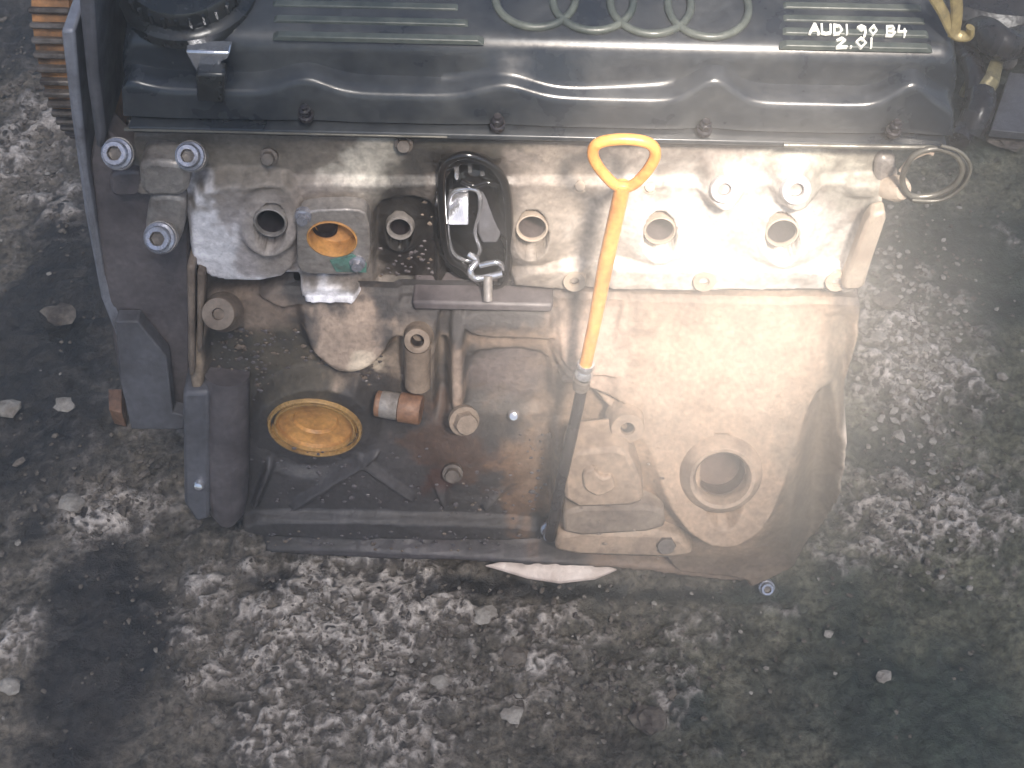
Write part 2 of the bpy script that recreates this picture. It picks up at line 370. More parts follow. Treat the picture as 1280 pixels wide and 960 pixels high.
#@@GROUND
# ------------------------------------------------------------------ ground
def make_ground():
    st_ = .0029
    core_x = np.arange(-.78, .78, st_); core_y = np.arange(-.33, .86, st_)
    ox = np.cumsum(st_ * 1.35 ** np.arange(1, 28))
    xs = np.concatenate([core_x[0] - ox[::-1], core_x, core_x[-1] + ox]); ys = np.concatenate([core_y[0] - ox[::-1], core_y, core_y[-1] + ox])
    X, Y = np.meshgrid(xs, ys)
    def blobs(lst):
        o = np.zeros(X.shape)
        for (px, py, rx, ry, st) in lst:
            c = gnd(px, py); a = (gnd(px + rx, py) - c).length; b = (gnd(px, py - ry) - c).length
            o = np.maximum(o, st * np.exp(-(((X - c.x) / a) ** 2 + ((Y - c.y) / b) ** 2) * .9))
        return o
    crust = blobs([(150, 640, 100, 50, .8), (330, 800, 150, 110, .62), (440, 765, 110, 85, 1.1), (400, 900, 220, 90, .5), (18, 800, 40, 60, .8), (250, 730, 90, 60, .6),
        (700, 840, 240, 110, .4), (620, 760, 170, 60, .36), (1140, 420, 100, 130, .5), (1120, 640, 120, 70, .75), (1190, 600, 70, 120, .45), (1170, 700, 110, 80, .4),
        (50, 160, 70, 110, .36), (900, 780, 140, 60, .34), (60, 250, 60, 40, .3), (1250, 310, 40, 40, .3), (960, 880, 170, 80, .3)])
    oil = blobs([(50, 440, 120, 190, 1), (120, 820, 100, 190, 1), (1200, 60, 110, 120, 1), (1200, 320, 120, 80, 1), (1130, 560, 90, 50, .6), (1140, 880, 260, 120, .8), (20, 40, 90, 60, .7), (860, 880, 60, 50, .5), (1060, 740, 70, 60, .5), (40, 650, 60, 60, .6), (730, 960, 90, 40, .5)] + [(px, 722 + (px - 340) * .03, 60, 16, .75) for px in range(340, 960, 60)])  # oil patches; the row along the sump's foot paints its contact shadow
    wx = X + (fbm(X, Y, 30, 3, 41) - .5) * .03; wy = Y + (fbm(X, Y, 30, 3, 51) - .5) * .03
    f1, f2 = worley(wx, wy, 48, 3); g1, g2 = worley(wx, wy, 105, 8)
    n = fbm(X, Y, 14, 5, 61); nn = fbm(X, Y, 60, 4, 71); big = fbm(X, Y, 5, 3, 131)
    reg = sstep(.22, .66, crust + (n - .5) * .9 + (nn - .5) * .5 - oil * .25)
    pit = np.minimum(sstep(.12, .40, f1 + (nn - .5) * .3), sstep(.10, .42, g1 + (big - .5) * .5))
    ridge = sstep(.16, .02, np.abs(fbm(X, Y, 34, 4, 151) - .5) * 2) * sstep(.42, .6, big + crust * .3)
    C = np.clip(1.15 * reg * (.35 + .65 * pit) + ridge * .30 * (1 - oil), 0, 1)
    oil_shadow_m = np.clip(sstep(.25, .7, oil + (n - .5) * .7 + (nn - .5) * .25), 0, 1)
    Zg = (n - .5) * .018 + (nn - .5) * .010 + (fbm(X, Y, 150, 3, 91) - .5) * .0045 * (1 - .5 * oil_shadow_m) + C * .003 + pit * .0022 * (1 - oil_shadow_m) - .007
    far = sstep(1.2, 3, np.hypot(X, Y)); Zg *= (1 - far)
    V = np.stack([X, Y, Zg], -1).reshape(-1, 3)
    nx, ny = len(xs), len(ys); idx = np.arange(nx * ny).reshape(ny, nx)
    q = np.stack([idx[:-1, :-1], idx[:-1, 1:], idx[1:, 1:], idx[1:, :-1]], -1).reshape(-1, 4)
    me = bpy.data.meshes.new('ground'); me.from_pydata(V.tolist(), [], q.tolist())
    me.polygons.foreach_set('use_smooth', [True] * len(me.polygons))
    green = sstep(-.05, .35, X + .25 * (n - .5))
    for nm, arr in (('crust', C), ('oil', oil_shadow_m), ('green', green), ('pit', pit)):  # 'oil' holds oil patches and the sump's painted contact shadow
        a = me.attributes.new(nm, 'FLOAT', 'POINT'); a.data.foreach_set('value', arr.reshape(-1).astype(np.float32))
    m, nd, l, p = nodes('oily dirt')
    vec = nd.new('ShaderNodeNewGeometry').outputs['Position']
    def attr(k):
        A = nd.new('ShaderNodeAttribute'); A.attribute_name = k; return A.outputs['Fac']
    A, G, O, Pt = attr('crust'), attr('green'), attr('oil'), attr('pit')  # O: oil patches and the sump's painted contact shadow
    n1 = noise_node(nd, l, vec, 22, 6, .65); n2 = noise_node(nd, l, vec, 170, 5, .68); n3 = noise_node(nd, l, vec, 420, 3, .6)
    k1 = ramp(nd, l, n1, .36, .66)
    grey = mix(nd, l, G, mix(nd, l, k1, s(66, 62, 57), s(116, 108, 98)), mix(nd, l, k1, s(64, 66, 56), s(108, 106, 90)))
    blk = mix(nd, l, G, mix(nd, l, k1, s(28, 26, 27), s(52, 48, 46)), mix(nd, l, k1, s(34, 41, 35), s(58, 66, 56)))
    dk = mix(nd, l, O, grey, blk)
    dk = mix(nd, l, .85, dk, ramp(nd, l, n2, .34, .7, (.25, .25, .26, 1), (2.0, 1.95, 1.9, 1)), 'MULTIPLY')
    wob = nd.new('ShaderNodeTexNoise'); wob.inputs['Scale'].default_value = 36; wob.inputs['Detail'].default_value = 4; l.new(vec, wob.inputs['Vector'])
    sub = nd.new('ShaderNodeVectorMath'); sub.operation = 'MULTIPLY_ADD'; l.new(wob.outputs['Color'], sub.inputs[0]); sub.inputs[1].default_value = (.045, .045, 0); l.new(vec, sub.inputs[2])
    flat = nd.new('ShaderNodeVectorMath'); flat.operation = 'MULTIPLY'; l.new(sub.outputs[0], flat.inputs[0]); flat.inputs[1].default_value = (1, 1, .3)
    def vor(sc):
        v = nd.new('ShaderNodeTexVoronoi'); v.inputs['Scale'].default_value = sc; v.inputs['Randomness'].default_value = 1; l.new(flat.outputs[0], v.inputs['Vector']); return v.outputs['Distance']
    lace = mix(nd, l, ramp(nd, l, n1, .42, .58), ramp(nd, l, vor(80), .22, .36), ramp(nd, l, vor(170), .2, .36))
    lace = mix(nd, l, 1., lace, ramp(nd, l, noise_node(nd, l, vec, 60, 5, .65), .38, .5, (.12, .15, .15, 1), (1, 1, 1, 1)), 'MULTIPLY')
    cr = mix(nd, l, 1., A, mix(nd, l, 1., lace, ramp(nd, l, Pt, .1, .6, (.1, .1, .1, 1), (1, 1, 1, 1)), 'MULTIPLY'), 'MULTIPLY')
    dk = mix(nd, l, mix(nd, l, 1., A, (.45, .45, .45, 1), 'MULTIPLY'), dk, mix(nd, l, n2, s(70, 64, 64), s(132, 120, 114)))
    inv = mix(nd, l, 1., A, ramp(nd, l, lace, .05, .4, (1, 1, 1, 1), (0, 0, 0, 1)), 'MULTIPLY')
    dk = mix(nd, l, mix(nd, l, 1., inv, (.75, .75, .75, 1), 'MULTIPLY'), dk, s(40, 36, 37))
    pale = mix(nd, l, ramp(nd, l, n2, .35, .65), s(142, 131, 122), s(226, 214, 204))
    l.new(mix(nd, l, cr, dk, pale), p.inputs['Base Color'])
    l.new(mix(nd, l, O, (.85, .85, .85, 1), ramp(nd, l, n1, .35, .65, (.35,) * 3 + (1,), (.7,) * 3 + (1,))), p.inputs['Roughness'])
    l.new(bump(nd, l, cr, .6, .004, bump(nd, l, n3, .5, .0015, bump(nd, l, n2, .7, .004, bump(nd, l, n1, .3, .008)))), p.inputs['Normal'])
    MAT['ground'] = m
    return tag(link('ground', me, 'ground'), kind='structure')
ground = make_ground()
#@@ENGINE
# ------------------------------------------------------------------ the engine
ENG = empty('engine', (0, .06, 0))
tag(ENG, 'bare four-cylinder car engine standing on the oily dirt, black cover on top', 'engine')
ZC = at(640, 165, 0).z                     # joint of head and cover

def pad(px, py, o, deg):            # a flat facet leaning back by deg
    c = P(px, py, o); return lambda X, Z: y_of_z(Z) - (c.y - (c.z - Z) * math.tan(R(deg)))
PLUG_O = {338: .013, 500: -.004, 665: .006, 825: .007, 978: .008}
# cylinder head --------------------------------------------------------------
DK, DKB = s(70, 64, 62), s(54, 50, 50)
HB = s(136, 128, 122)
BRIGHT = s(240, 239, 246)
head_shapes = [
    (rect(100, 150, 1240, 222), -.006, .006),
    (rect(236, 232, 372, 352), .010, .006),
    (ell(338, 278, 40, 40), pad(338, 278, .012, 13), .008, .012),
    (rect(468, 236, 547, 370), -.009, .004),
    (rect(552, 196, 634, 352), -.018, .010),
    (ell(665, 287, 44, 44), pad(665, 287, .005, 13), .032, .005), (ell(825, 290, 44, 44), pad(825, 290, .006, 13), .032, .006), (ell(978, 292, 46, 46), pad(978, 292, .007, 13), .032, .007), (ell(500, 283, 28, 30), pad(500, 283, -.006, 13), .012, -.006),
    (ell(905, 236, 26, 24), pad(905, 236, .008, 28), .012, .008), (ell(995, 237, 26, 24), pad(995, 237, .008, 28), .012, .008), (rect(1060, 232, 1130, 250), .004, .008),
    (rect(640, 336, 1078, 372), .010, .006),
    ([(745, 250), (775, 230), (760, 372), (722, 372)], .004, .010),
    ([(1092, 266), (1116, 262), (1086, 340), (1076, 370), (1048, 372), (1062, 335)], .016, .005),
    (rect(372, 366, 445, 392), .012, .006),
] + [(ell(px, py + 8, r + 1, r + 8), -.07, .002, PLUG_O[px]) for px, py, r in ((338, 278, 17), (500, 283, 13), (665, 287, 18), (825, 290, 18), (978, 292, 19))] + [
    (ell(415, 297, 26, 22), -.03, .004, .016),
]
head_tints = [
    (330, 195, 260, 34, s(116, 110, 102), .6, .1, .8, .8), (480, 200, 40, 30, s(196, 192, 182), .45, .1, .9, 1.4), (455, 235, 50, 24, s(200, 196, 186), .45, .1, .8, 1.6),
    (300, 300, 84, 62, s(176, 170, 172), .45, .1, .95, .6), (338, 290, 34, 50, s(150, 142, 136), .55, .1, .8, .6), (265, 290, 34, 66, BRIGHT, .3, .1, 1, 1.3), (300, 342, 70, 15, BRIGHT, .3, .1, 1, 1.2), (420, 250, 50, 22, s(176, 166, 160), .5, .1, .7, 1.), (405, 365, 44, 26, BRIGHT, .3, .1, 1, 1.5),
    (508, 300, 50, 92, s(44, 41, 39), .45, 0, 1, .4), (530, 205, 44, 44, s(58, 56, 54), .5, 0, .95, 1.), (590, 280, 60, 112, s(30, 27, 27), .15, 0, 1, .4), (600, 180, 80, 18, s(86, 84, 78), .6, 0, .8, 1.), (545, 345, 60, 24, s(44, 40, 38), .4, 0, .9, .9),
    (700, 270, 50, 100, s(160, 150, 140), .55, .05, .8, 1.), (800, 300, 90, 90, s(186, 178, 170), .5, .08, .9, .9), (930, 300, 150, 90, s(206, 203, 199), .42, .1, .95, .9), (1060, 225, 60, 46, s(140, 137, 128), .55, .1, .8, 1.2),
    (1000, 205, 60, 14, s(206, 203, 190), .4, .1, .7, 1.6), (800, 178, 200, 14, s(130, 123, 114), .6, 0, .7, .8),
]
HO = [(160, 158), (1116, 182), (1116, 248), (1108, 268, .016), (1082, 352, .016), (1066, 367, .012), (866, 366, .010), (640, 366), (446, 372), (446, 388, .012), (374, 386, .012), (366, 356, .010), (268, 352, .010), (233, 324, .010), (226, 250), (160, 246)]
p0 = at(150, 400, 0); p1 = at(1130, 150, 0)
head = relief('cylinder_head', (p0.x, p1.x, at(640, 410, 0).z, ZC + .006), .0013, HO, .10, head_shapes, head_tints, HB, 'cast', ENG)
# the head's solid body behind its face
def box(name, lo, hi, mat, parent, bevel=.003):
    (x0, y0, z0), (x1, y1, z1) = lo, hi
    v = [(x0, y0, z0), (x1, y0, z0), (x1, y1, z0), (x0, y1, z0), (x0, y0, z1), (x1, y0, z1), (x1, y1, z1), (x0, y1, z1)]
    return build(name, v, [[0, 3, 2, 1], [4, 5, 6, 7], [0, 1, 5, 4], [1, 2, 6, 5], [2, 3, 7, 6], [3, 0, 4, 7]], mat, parent, bevel=bevel)
HX0, HX1 = at(172, 240, 0).x, at(1108, 240, 0).x
box('head_core', (HX0, .088, at(640, 362, 0).z), (HX1, .19, ZC - .001), 'alu', ENG)

# block ----------------------------------------------------------------------
BB = s(70, 67, 67)
TAN = s(150, 129, 111)
def dome(px, py, o, r, h, base):
    c = P(px, py, o); rr = MM(px, py, r)
    return lambda X, Z: base + h * np.clip(1 - ((X - c.x) ** 2 + (Z - c.z) ** 2) / rr ** 2, 0, 1)
ZTOP = at(640, 364, 0).z
def ramp_o(o, dz=.09): return lambda X, Z: o * sstep(0, dz, ZTOP - Z) + .002
FSY = P(393, 536, .004).y
block_shapes = [
    (rect(232, 330, 256, 500), .016, .005),
    ([(256, 352), (372, 358), (380, 400), (350, 408), (318, 394), (256, 392)], .018, .005),
    (ell(434, 420, 58, 62), .020, .016), (ell(440, 440, 36, 36), .026, .018),
    ([(452, 420), (500, 398), (548, 398), (546, 415), (505, 428), (455, 432)], .014, .006),
    (rect(500, 398, 546, 490), .014, .006),
    (rect(546, 396, 562, 512), -.016, .005),
    (rect(562, 404, 580, 535), .016, .005),
    ([(575, 396), (690, 398), (712, 428), (690, 432), (580, 426)], .010, .006),
    (rect(584, 428, 688, 505), -.006, .008),
    # right-hand casting
    ([(690, 368), (1078, 366), (1086, 430), (1066, 510), (1058, 620), (1034, 690), (985, 726), (930, 742), (880, 732), (830, 700), (800, 600), (770, 500), (690, 470)], ramp_o(.022), .010, .012),
    ([(694, 366), (790, 368), (786, 452), (770, 466), (700, 464)], ramp_o(.026, .06), .006, .014),
    ([(800, 470), (850, 420), (960, 440), (1010, 520), (1010, 640), (960, 690), (870, 690), (800, 640), (786, 540)], .040, .040),
    (ell(905, 596, 130, 130), .040, .080), (ell(905, 604, 74, 80), pad(905, 604, .046, 32), .034, .046),
    ([(850, 390), (890, 390), (900, 470), (860, 480)], .030, .03), ([(780, 440), (830, 420), (840, 500), (790, 520)], .034, .014),
    ([(1030, 390), (1064, 384), (1066, 470), (1052, 520), (1046, 460)], -.002, .012),
    ([(1010, 480), (1048, 470), (1040, 660), (1000, 700), (1000, 600)], .008, .024),
    ([(880, 440), (980, 400), (990, 412), (886, 456)], .044, .014),
    (ell(905, 621, 28, 41), -.03, .004, .046), (ell(274, 396, 9, 11), -.02, .002, .019), (ell(784, 536, 9, 11), -.01, .002, .030),
    ([(806, 400), (816, 398), (838, 462), (826, 466)], .030, .005), ([(930, 392), (940, 390), (1000, 446), (992, 452)], .032, .005), ([(700, 476), (780, 486), (780, 492), (700, 484)], .012, .004),
    # sump side with its X ribs and lower ledges
    ([(300, 655), (690, 664), (690, 684), (305, 680)], .010, .004),
    ([(305, 690), (930, 722), (940, 745), (310, 720)], .018, .004),
    ([(312, 640), (345, 560), (352, 562), (320, 644)], .007, .004), ([(360, 640), (470, 572), (474, 578), (368, 646)], .006, .004),
    ([(430, 566), (520, 630), (515, 636), (424, 572)], .006, .004), ([(520, 560), (545, 566), (562, 640), (552, 644)], .006, .004), ([(600, 640), (660, 572), (666, 578), (610, 648)], .006, .004),
    (rect(690, 560, 704, 672), .020, .004),
    (ell(393, 534, 80, 52), (lambda X, Z: y_of_z(Z) - FSY), .010, ('Y', FSY)), (ell(393, 538, 52, 31), (lambda X, Z: y_of_z(Z) - FSY - .05), .002, ('Y', FSY)),
    (ell(600, 560, 90, 60), dome(600, 560, 0, 80, .006, 0), .02),
]
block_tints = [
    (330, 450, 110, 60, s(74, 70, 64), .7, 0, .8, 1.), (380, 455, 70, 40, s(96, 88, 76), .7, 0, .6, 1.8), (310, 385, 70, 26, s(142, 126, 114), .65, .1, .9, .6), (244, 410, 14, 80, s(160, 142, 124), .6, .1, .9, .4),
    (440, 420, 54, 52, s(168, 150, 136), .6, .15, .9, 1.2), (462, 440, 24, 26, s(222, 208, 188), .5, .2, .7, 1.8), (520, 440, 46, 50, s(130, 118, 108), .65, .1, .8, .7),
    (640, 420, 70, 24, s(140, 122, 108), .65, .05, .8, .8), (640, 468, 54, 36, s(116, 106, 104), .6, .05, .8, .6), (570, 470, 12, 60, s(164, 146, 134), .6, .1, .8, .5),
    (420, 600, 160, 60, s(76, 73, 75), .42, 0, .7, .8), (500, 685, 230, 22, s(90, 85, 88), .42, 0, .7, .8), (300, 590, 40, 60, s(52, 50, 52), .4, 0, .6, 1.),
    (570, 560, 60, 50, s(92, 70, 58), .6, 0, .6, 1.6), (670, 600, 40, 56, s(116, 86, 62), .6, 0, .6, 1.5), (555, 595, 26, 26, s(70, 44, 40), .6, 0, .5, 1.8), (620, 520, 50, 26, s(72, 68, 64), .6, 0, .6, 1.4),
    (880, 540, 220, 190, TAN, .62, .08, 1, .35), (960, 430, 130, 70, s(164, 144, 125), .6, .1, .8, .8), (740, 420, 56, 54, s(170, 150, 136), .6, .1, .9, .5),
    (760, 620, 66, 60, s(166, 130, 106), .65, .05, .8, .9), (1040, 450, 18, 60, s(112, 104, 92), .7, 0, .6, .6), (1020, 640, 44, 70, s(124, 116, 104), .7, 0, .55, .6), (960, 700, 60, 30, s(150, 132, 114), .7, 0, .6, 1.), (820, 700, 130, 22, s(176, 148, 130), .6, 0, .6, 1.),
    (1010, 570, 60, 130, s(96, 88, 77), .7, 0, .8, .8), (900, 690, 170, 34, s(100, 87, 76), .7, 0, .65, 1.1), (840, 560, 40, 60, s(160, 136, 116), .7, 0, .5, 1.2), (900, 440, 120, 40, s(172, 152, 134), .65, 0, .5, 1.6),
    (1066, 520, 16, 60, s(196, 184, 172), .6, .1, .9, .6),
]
BO = [(234, 335), (1074, 352, 0), (1086, 430, .02), (1068, 505, .02), (1058, 620, .02), (1034, 688, .02), (985, 724, .02), (938, 742, .02), (880, 735, .018), (760, 722, .018), (620, 716, .018), (345, 706, .018), (306, 694, .018), (290, 655, .01), (234, 655)]
q0 = P(215, 655); q1 = P(1100, 430, .02)
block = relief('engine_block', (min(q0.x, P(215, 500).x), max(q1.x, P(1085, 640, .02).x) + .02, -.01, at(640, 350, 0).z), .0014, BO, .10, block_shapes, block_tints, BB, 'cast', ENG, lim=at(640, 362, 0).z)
BX0, BX1 = P(245, 600).x, P(1030, 600, .02).x
box('block_core', (HX0 + .02, .05, .10), (HX1 - .005, .20, at(640, 364, 0).z - .002), 'tan', ENG)
box('sump', (BX0 + .05, .0, .004), (BX1 - .05, .17, .102), 'guard', ENG, .01)
#@@COVER
# valve cover ----------------------------------------------------------------
TAN10 = math.tan(R(10)); TY, TZ = .022, ZC + .050
def top_p(px, py, h=0.0):                 # a point on the cover's sloping top
    d = ray(px, py); n = Vector((0, -TAN10, 1)).normalized()
    t = (Vector((0, TY, TZ)) + n * h - CAM).dot(n) / d.dot(n)
    return CAM + d * t
CX0, CX1 = at(152, 110, .01).x, at(1196, 130, .01).x
def wave(px):
    w = 0
    for c, wd, am in ((140, 40, .5), (378, 38, .6), (622, 44, .55), (880, 34, 1), (1122, 30, 1)):
        w += am * math.exp(-((px - c) / wd) ** 2)
    return min(w, 1)
def make_cover():
    n = 220; V, F = [], []
    for i in range(n + 1):
        x = CX0 + (CX1 - CX0) * i / n
        px = 640 + x / .00041; px = 640 + (x - 0) * 1.0 / ((CX1 - CX0) / (1196 - 152))
        w = wave(px); flat = 1 - .55 * math.exp(-((px - 700) / 110) ** 2)
        hw = .021 + .014 * w
        e = min(x - CX0, CX1 - x); t = min(1, e / .016); sc = (1 - (1 - t) ** 2.6) ** (1 / 2.6)
        ld_ = .011 * flat
        pr = [(-.001 + .002 * w, 0), (-.001 + .0025 * w, .010), (.000 + .003 * w, hw - .005), (.0010 + .003 * w, hw - .0018), (.003 + .003 * w, hw), (.004 + ld_ * .6, hw + .0012), (.004 + ld_, hw + .0030), (.005 + ld_, hw + .0065),
              (.0160, .0380), (.0175, .0425), (.0200, .0462), (.0235, .0488), (.0280, .0505), (.034, .050 + .012 * TAN10), (.06, .050 + .038 * TAN10), (.11, .050 + .088 * TAN10), (.150, .050 + .128 * TAN10), (.160, .048 + .128 * TAN10), (.165, .06), (.166, 0)]
        for (y, z) in pr: V.append((x, y, ZC + .006 + (z) * sc - .006 * 0))
    m = len(pr)
    for i in range(n):
        for j in range(m - 1):
            F.append([i * m + j, (i + 1) * m + j, (i + 1) * m + j + 1, i * m + j + 1])
    F.append([j for j in range(m)]); F.append([n * m + j for j in range(m)])
    F.append([i * m for i in range(n + 1)] + [i * m + m - 1 for i in range(n, -1, -1)])
    return build('valve_cover', V, F, 'cover', ENG, sharp=50)
TZ += .006
cover = make_cover()
box('gasket_rail', (CX0 + .004, -.0075, ZC - .0005), (CX1 - .004, .17, ZC + .0035), 'cover', cover, .001)
box('rail_edge', (at(160, 158, 0).x, -.0086, ZC + .0010), (at(560, 160, 0).x, -.006, ZC + .0022), 'cable', cover, .0003)
box('gasket', (CX0 + .006, -.0045, ZC - .0035), (CX1 - .006, .17, ZC - .0008), 'dark', cover, .0004)
z1 = at(300, 158, -.008).z
def bar_top(name, pts, h, wd, mat, parent):
    return tube(name, [top_p(a, b, h) for a, b in pts], wd, mat, parent, seg=8)
def rib(xa, xb, y):                       # a moulded rib lying along the cover's top
    a = top_p(xa, y); b = top_p(xb, y); b = Vector((b.x, a.y, a.z))
    L = b.x - a.x; n = Vector((0, -TAN10, 1)).normalized(); u = Vector((0, 1, TAN10)).normalized()
    c = (a + b) / 2; V = []
    for sx in (-1, 1):
        e = .004 * sx
        for (du, dn, k) in ((-.0032, -.002, 0), (-.0022, .0012, -e), (.0022, .0012, -e), (.0032, -.002, 0)):
            V.append(c + Vector((sx * L / 2 + k, 0, 0)) + u * du + n * dn)
    return build('rib', V, [[0, 1, 2, 3], [7, 6, 5, 4], [0, 4, 5, 1], [1, 5, 6, 2], [2, 6, 7, 3], [3, 7, 4, 0]], 'cover_rib', cover, bevel=.0006)
for y, xa, xb in ((44, 340, 606), (24, 338, 590), (5, 336, 578), (-14, 336, 570)): rib(xa, xb, y + (xa - 640) * TR + 6)
for y, xa, xb in ((47, 974, 1166), (31, 974, 1164), (15, 974, 1160), (-1, 974, 1156), (-17, 974, 1150)): rib(xa, xb, y + (xa - 640) * TR)
# four interlaced rings
for cx in (669, 741, 813, 885):
    c = top_p(cx, -3 + (cx - 669) * .055); r = .0246
    u = Vector((0, 1, TAN10)).normalized(); n = Vector((0, -TAN10, 1)).normalized()
    pts = [c + Vector((1, 0, 0)) * (r * math.cos(t)) + u * (r * math.sin(t)) + n * .0006 for t in np.linspace(0, 2 * math.pi, 49)[:-1]]
    tube('emblem_ring', pts, .0025, 'cover_rib', cover, seg=10, closed=True, flat=1.0)
# hand-painted lettering
def letter_strokes():
    G = {'A': [[(0, 0), (.5, 1), (1, 0)], [(.2, .4), (.8, .4)]], 'U': [[(0, 1), (0, .2), (.5, 0), (1, .2), (1, 1)]],
         'D': [[(0, 0), (0, 1), (.7, .85), (1, .5), (.7, .12), (0, 0)]], 'I': [[(.5, 0), (.5, 1)]],
         '9': [[(.9, .75), (.5, 1), (.1, .75), (.45, .5), (.9, .75), (.95, .3), (.8, -.25)]], '0': [[(.5, 1), (.05, .55), (.5, 0), (.95, .5), (.5, 1)]],
         'B': [[(0, 0), (0, 1), (.7, 1), (.85, .78), (.6, .54), (.1, .52), (.7, .5), (1, .26), (.7, 0), (0, 0)]], '4': [[(.15, 1), (.05, .45), (1, .4)], [(.75, .75), (.8, -.1)]],
         '2': [[(.05, .75), (.5, 1), (.9, .7), (.05, .05), (1, 0)]], '.': [[(.4, 0), (.6, .08)]]}
    L = []
    for txt, x, y, w, h in (('AUDI 90 B4', 1013, 41, 10.5, 11), ('2.0I', 1046, 58, 12, 12)):
        k = x
        for ch in txt:
            if ch == ' ': k += 7; continue
            ww = w * (.35 if ch in 'I.' else 1)
            for st in G[ch]: L.append([(k + a * ww + random.uniform(-.7, .7), y - b * h + (k - x) * .02 + random.uniform(-.9, .9)) for a, b in st])
            k += ww + 4.2
    return L
def lettering():
    V, F = [], []
    for st in letter_strokes():
        pts = [top_p(a, b, .0024) for a, b in st]; rr = .00062 * random.uniform(.75, 1.3); n = Vector((0, -TAN10, 1)).normalized()
        for i in range(len(pts) - 1):
            a, b = pts[i], pts[i + 1]; d = (b - a).normalized(); a = a - d * rr * .6; b = b + d * rr * .6; sd_ = d.cross(n) * rr; k = len(V)
            V += [a - sd_, b - sd_, b + sd_, a + sd_, a - sd_ - n * .002, b - sd_ - n * .002, b + sd_ - n * .002, a + sd_ - n * .002]
            F += [[k, k + 1, k + 2, k + 3], [k, k + 4, k + 5, k + 1], [k + 1, k + 5, k + 6, k + 2], [k + 2, k + 6, k + 7, k + 3], [k + 3, k + 7, k + 4, k]]
    return build('painted_lettering', V, F, 'white_paint', cover, smooth=False)
tag(lettering(), 'hand-painted white lettering AUDI 90 B4 2.0I')
# oil filler cap, with its lug
cc = top_p(236, -10, 0); nn = Vector((0, -TAN10, 1)).normalized()
cap = lathe('filler_cap', cc, nn, [(.042, -.004), (.042, .003), (.040, .005), (.036, .006), (.036, .014), (.034, .017), (.026, .018), (.024, .014), (.010, .013), (.002, .013)], 'black_plastic', ENG, 40)
for k in range(28):
    t = 2 * math.pi * k / 28
    u = Vector((0, 1, TAN10)).normalized(); d = Vector((1, 0, 0)) * math.cos(t) + u * math.sin(t)
    tube('grip', [cc + d * .0362 + nn * .007, cc + d * .0362 + nn * .0145], .0013, 'black_plastic', cap, seg=6)
a = cc + nn * .016
box('grip_bar', (a.x - .026, a.y - .006, a.z - .006), (a.x + .025, a.y + .006, a.z + .008), 'black_plastic', cap, .003)
# oily catch below the filler cap
lug = plate('catch', [(244, 92), (281, 93), (280, 130), (246, 128)], 0, .012, 'black_plastic', cover, .002, fn=lambda a, b, o: at(a, b, -.005))
plate('catch_clip', [(231, 64), (288, 66), (284, 74), (276, 78), (277, 96), (248, 95), (240, 82)], 0, .012, 'steel', lug, .0015, fn=lambda a, b, o: at(a, b, .004))
# nuts on the cover's studs
for (px, py) in ((381, 134), (622, 146), (882, 152), (1120, 153)):
    c = at(px, py, -.003)
    lathe('stud', c + Vector((0, 0, -.008)), (0, -.2, 1), [(.0048, 0), (.0048, .003), (.0038, .0035), (.0038, .008), (.0022, .0085), (.0022, .011), (.0004, .0115)], 'dark', cover, 18, hexes=(2, 3))
#@@HEADPARTS
# parts on the head ----------------------------------------------------------
F_ = tilt(13)
plate('mounting_lug', [(172, 200), (236, 206), (236, 246), (176, 246)], .014, .05, 'alu', ENG, .004, rnd=1)
plate('mounting_lug', [(136, 216), (178, 214), (178, 246), (138, 246)], .000, .05, 'guard', ENG, .003, rnd=1)
plate('mounting_lug', [(186, 244), (232, 246), (230, 290), (220, 312), (190, 312), (180, 296)], .012, .05, 'alu', ENG, .005, rnd=2)
for px, py, o, r, tl in ((147, 192, .012, 20, 44), (238, 195, .012, 19, 44), (200, 297, .022, 20, 40)):
    c = P(px, py, o); rr = MM(px, py, r)
    lathe('bolt_pad', c, tilt(tl), [(rr * 1.0, -.006), (rr * 1.0, -.002), (rr, 0), (rr * .3, 0)], 'alu', ENG, 24)
    socket_bolt(c, tilt(tl), rr * .95, .008, 'bolt', ENG)
for px, py, ro, ri, h, m in ((338, 278, 20, 17, .001, 'alu'), (500, 283, 17, 13, .003, 'alu'), (665, 287, 18.5, 17, -.001, 'alu_dusty'), (825, 290, 18.5, 17, -.001, 'alu_dusty'), (978, 292, 19.5, 18, -.0005, 'alu_dusty')):
    boss(P(px, py, PLUG_O[px]), F_, MM(px, py, ro), MM(px, py, ri), h, m, ENG, 'plug_boss', .05, 1.12, 'bore_washed' if px in (665, 825) else 'hole')
for px, py, ro, ri, m in ((905, 236, 17, 8, 'alu_bright'), (995, 237, 18, 9, 'alu_bright')):
    boss(P(px, py, .009), tilt(28, 0), MM(px, py, ro), MM(px, py, ri), .003, m, ENG, 'stud_boss', .02, 1.1)
for px, py in ((718, 350), (880, 350), (1045, 350)):
    boss(P(px, py, .010), tilt(16), MM(px, py, 14), MM(px, py, 6), .003, 'alu_dusty', ENG, 'flange_boss', .02, 1.05)
for px, py in ((336, 196), (283, 334), (505, 180)):
    hex_bolt(P(px, py, -.002), tilt(25), .0045, .006, 'bolt_dark', ENG, 'small_bolt')
for px, py in ((725, 232), (812, 233)):
    hex_bolt(P(px, py, -.003), tilt(40), .0038, .004, 'alu_dusty', ENG, 'small_bolt')
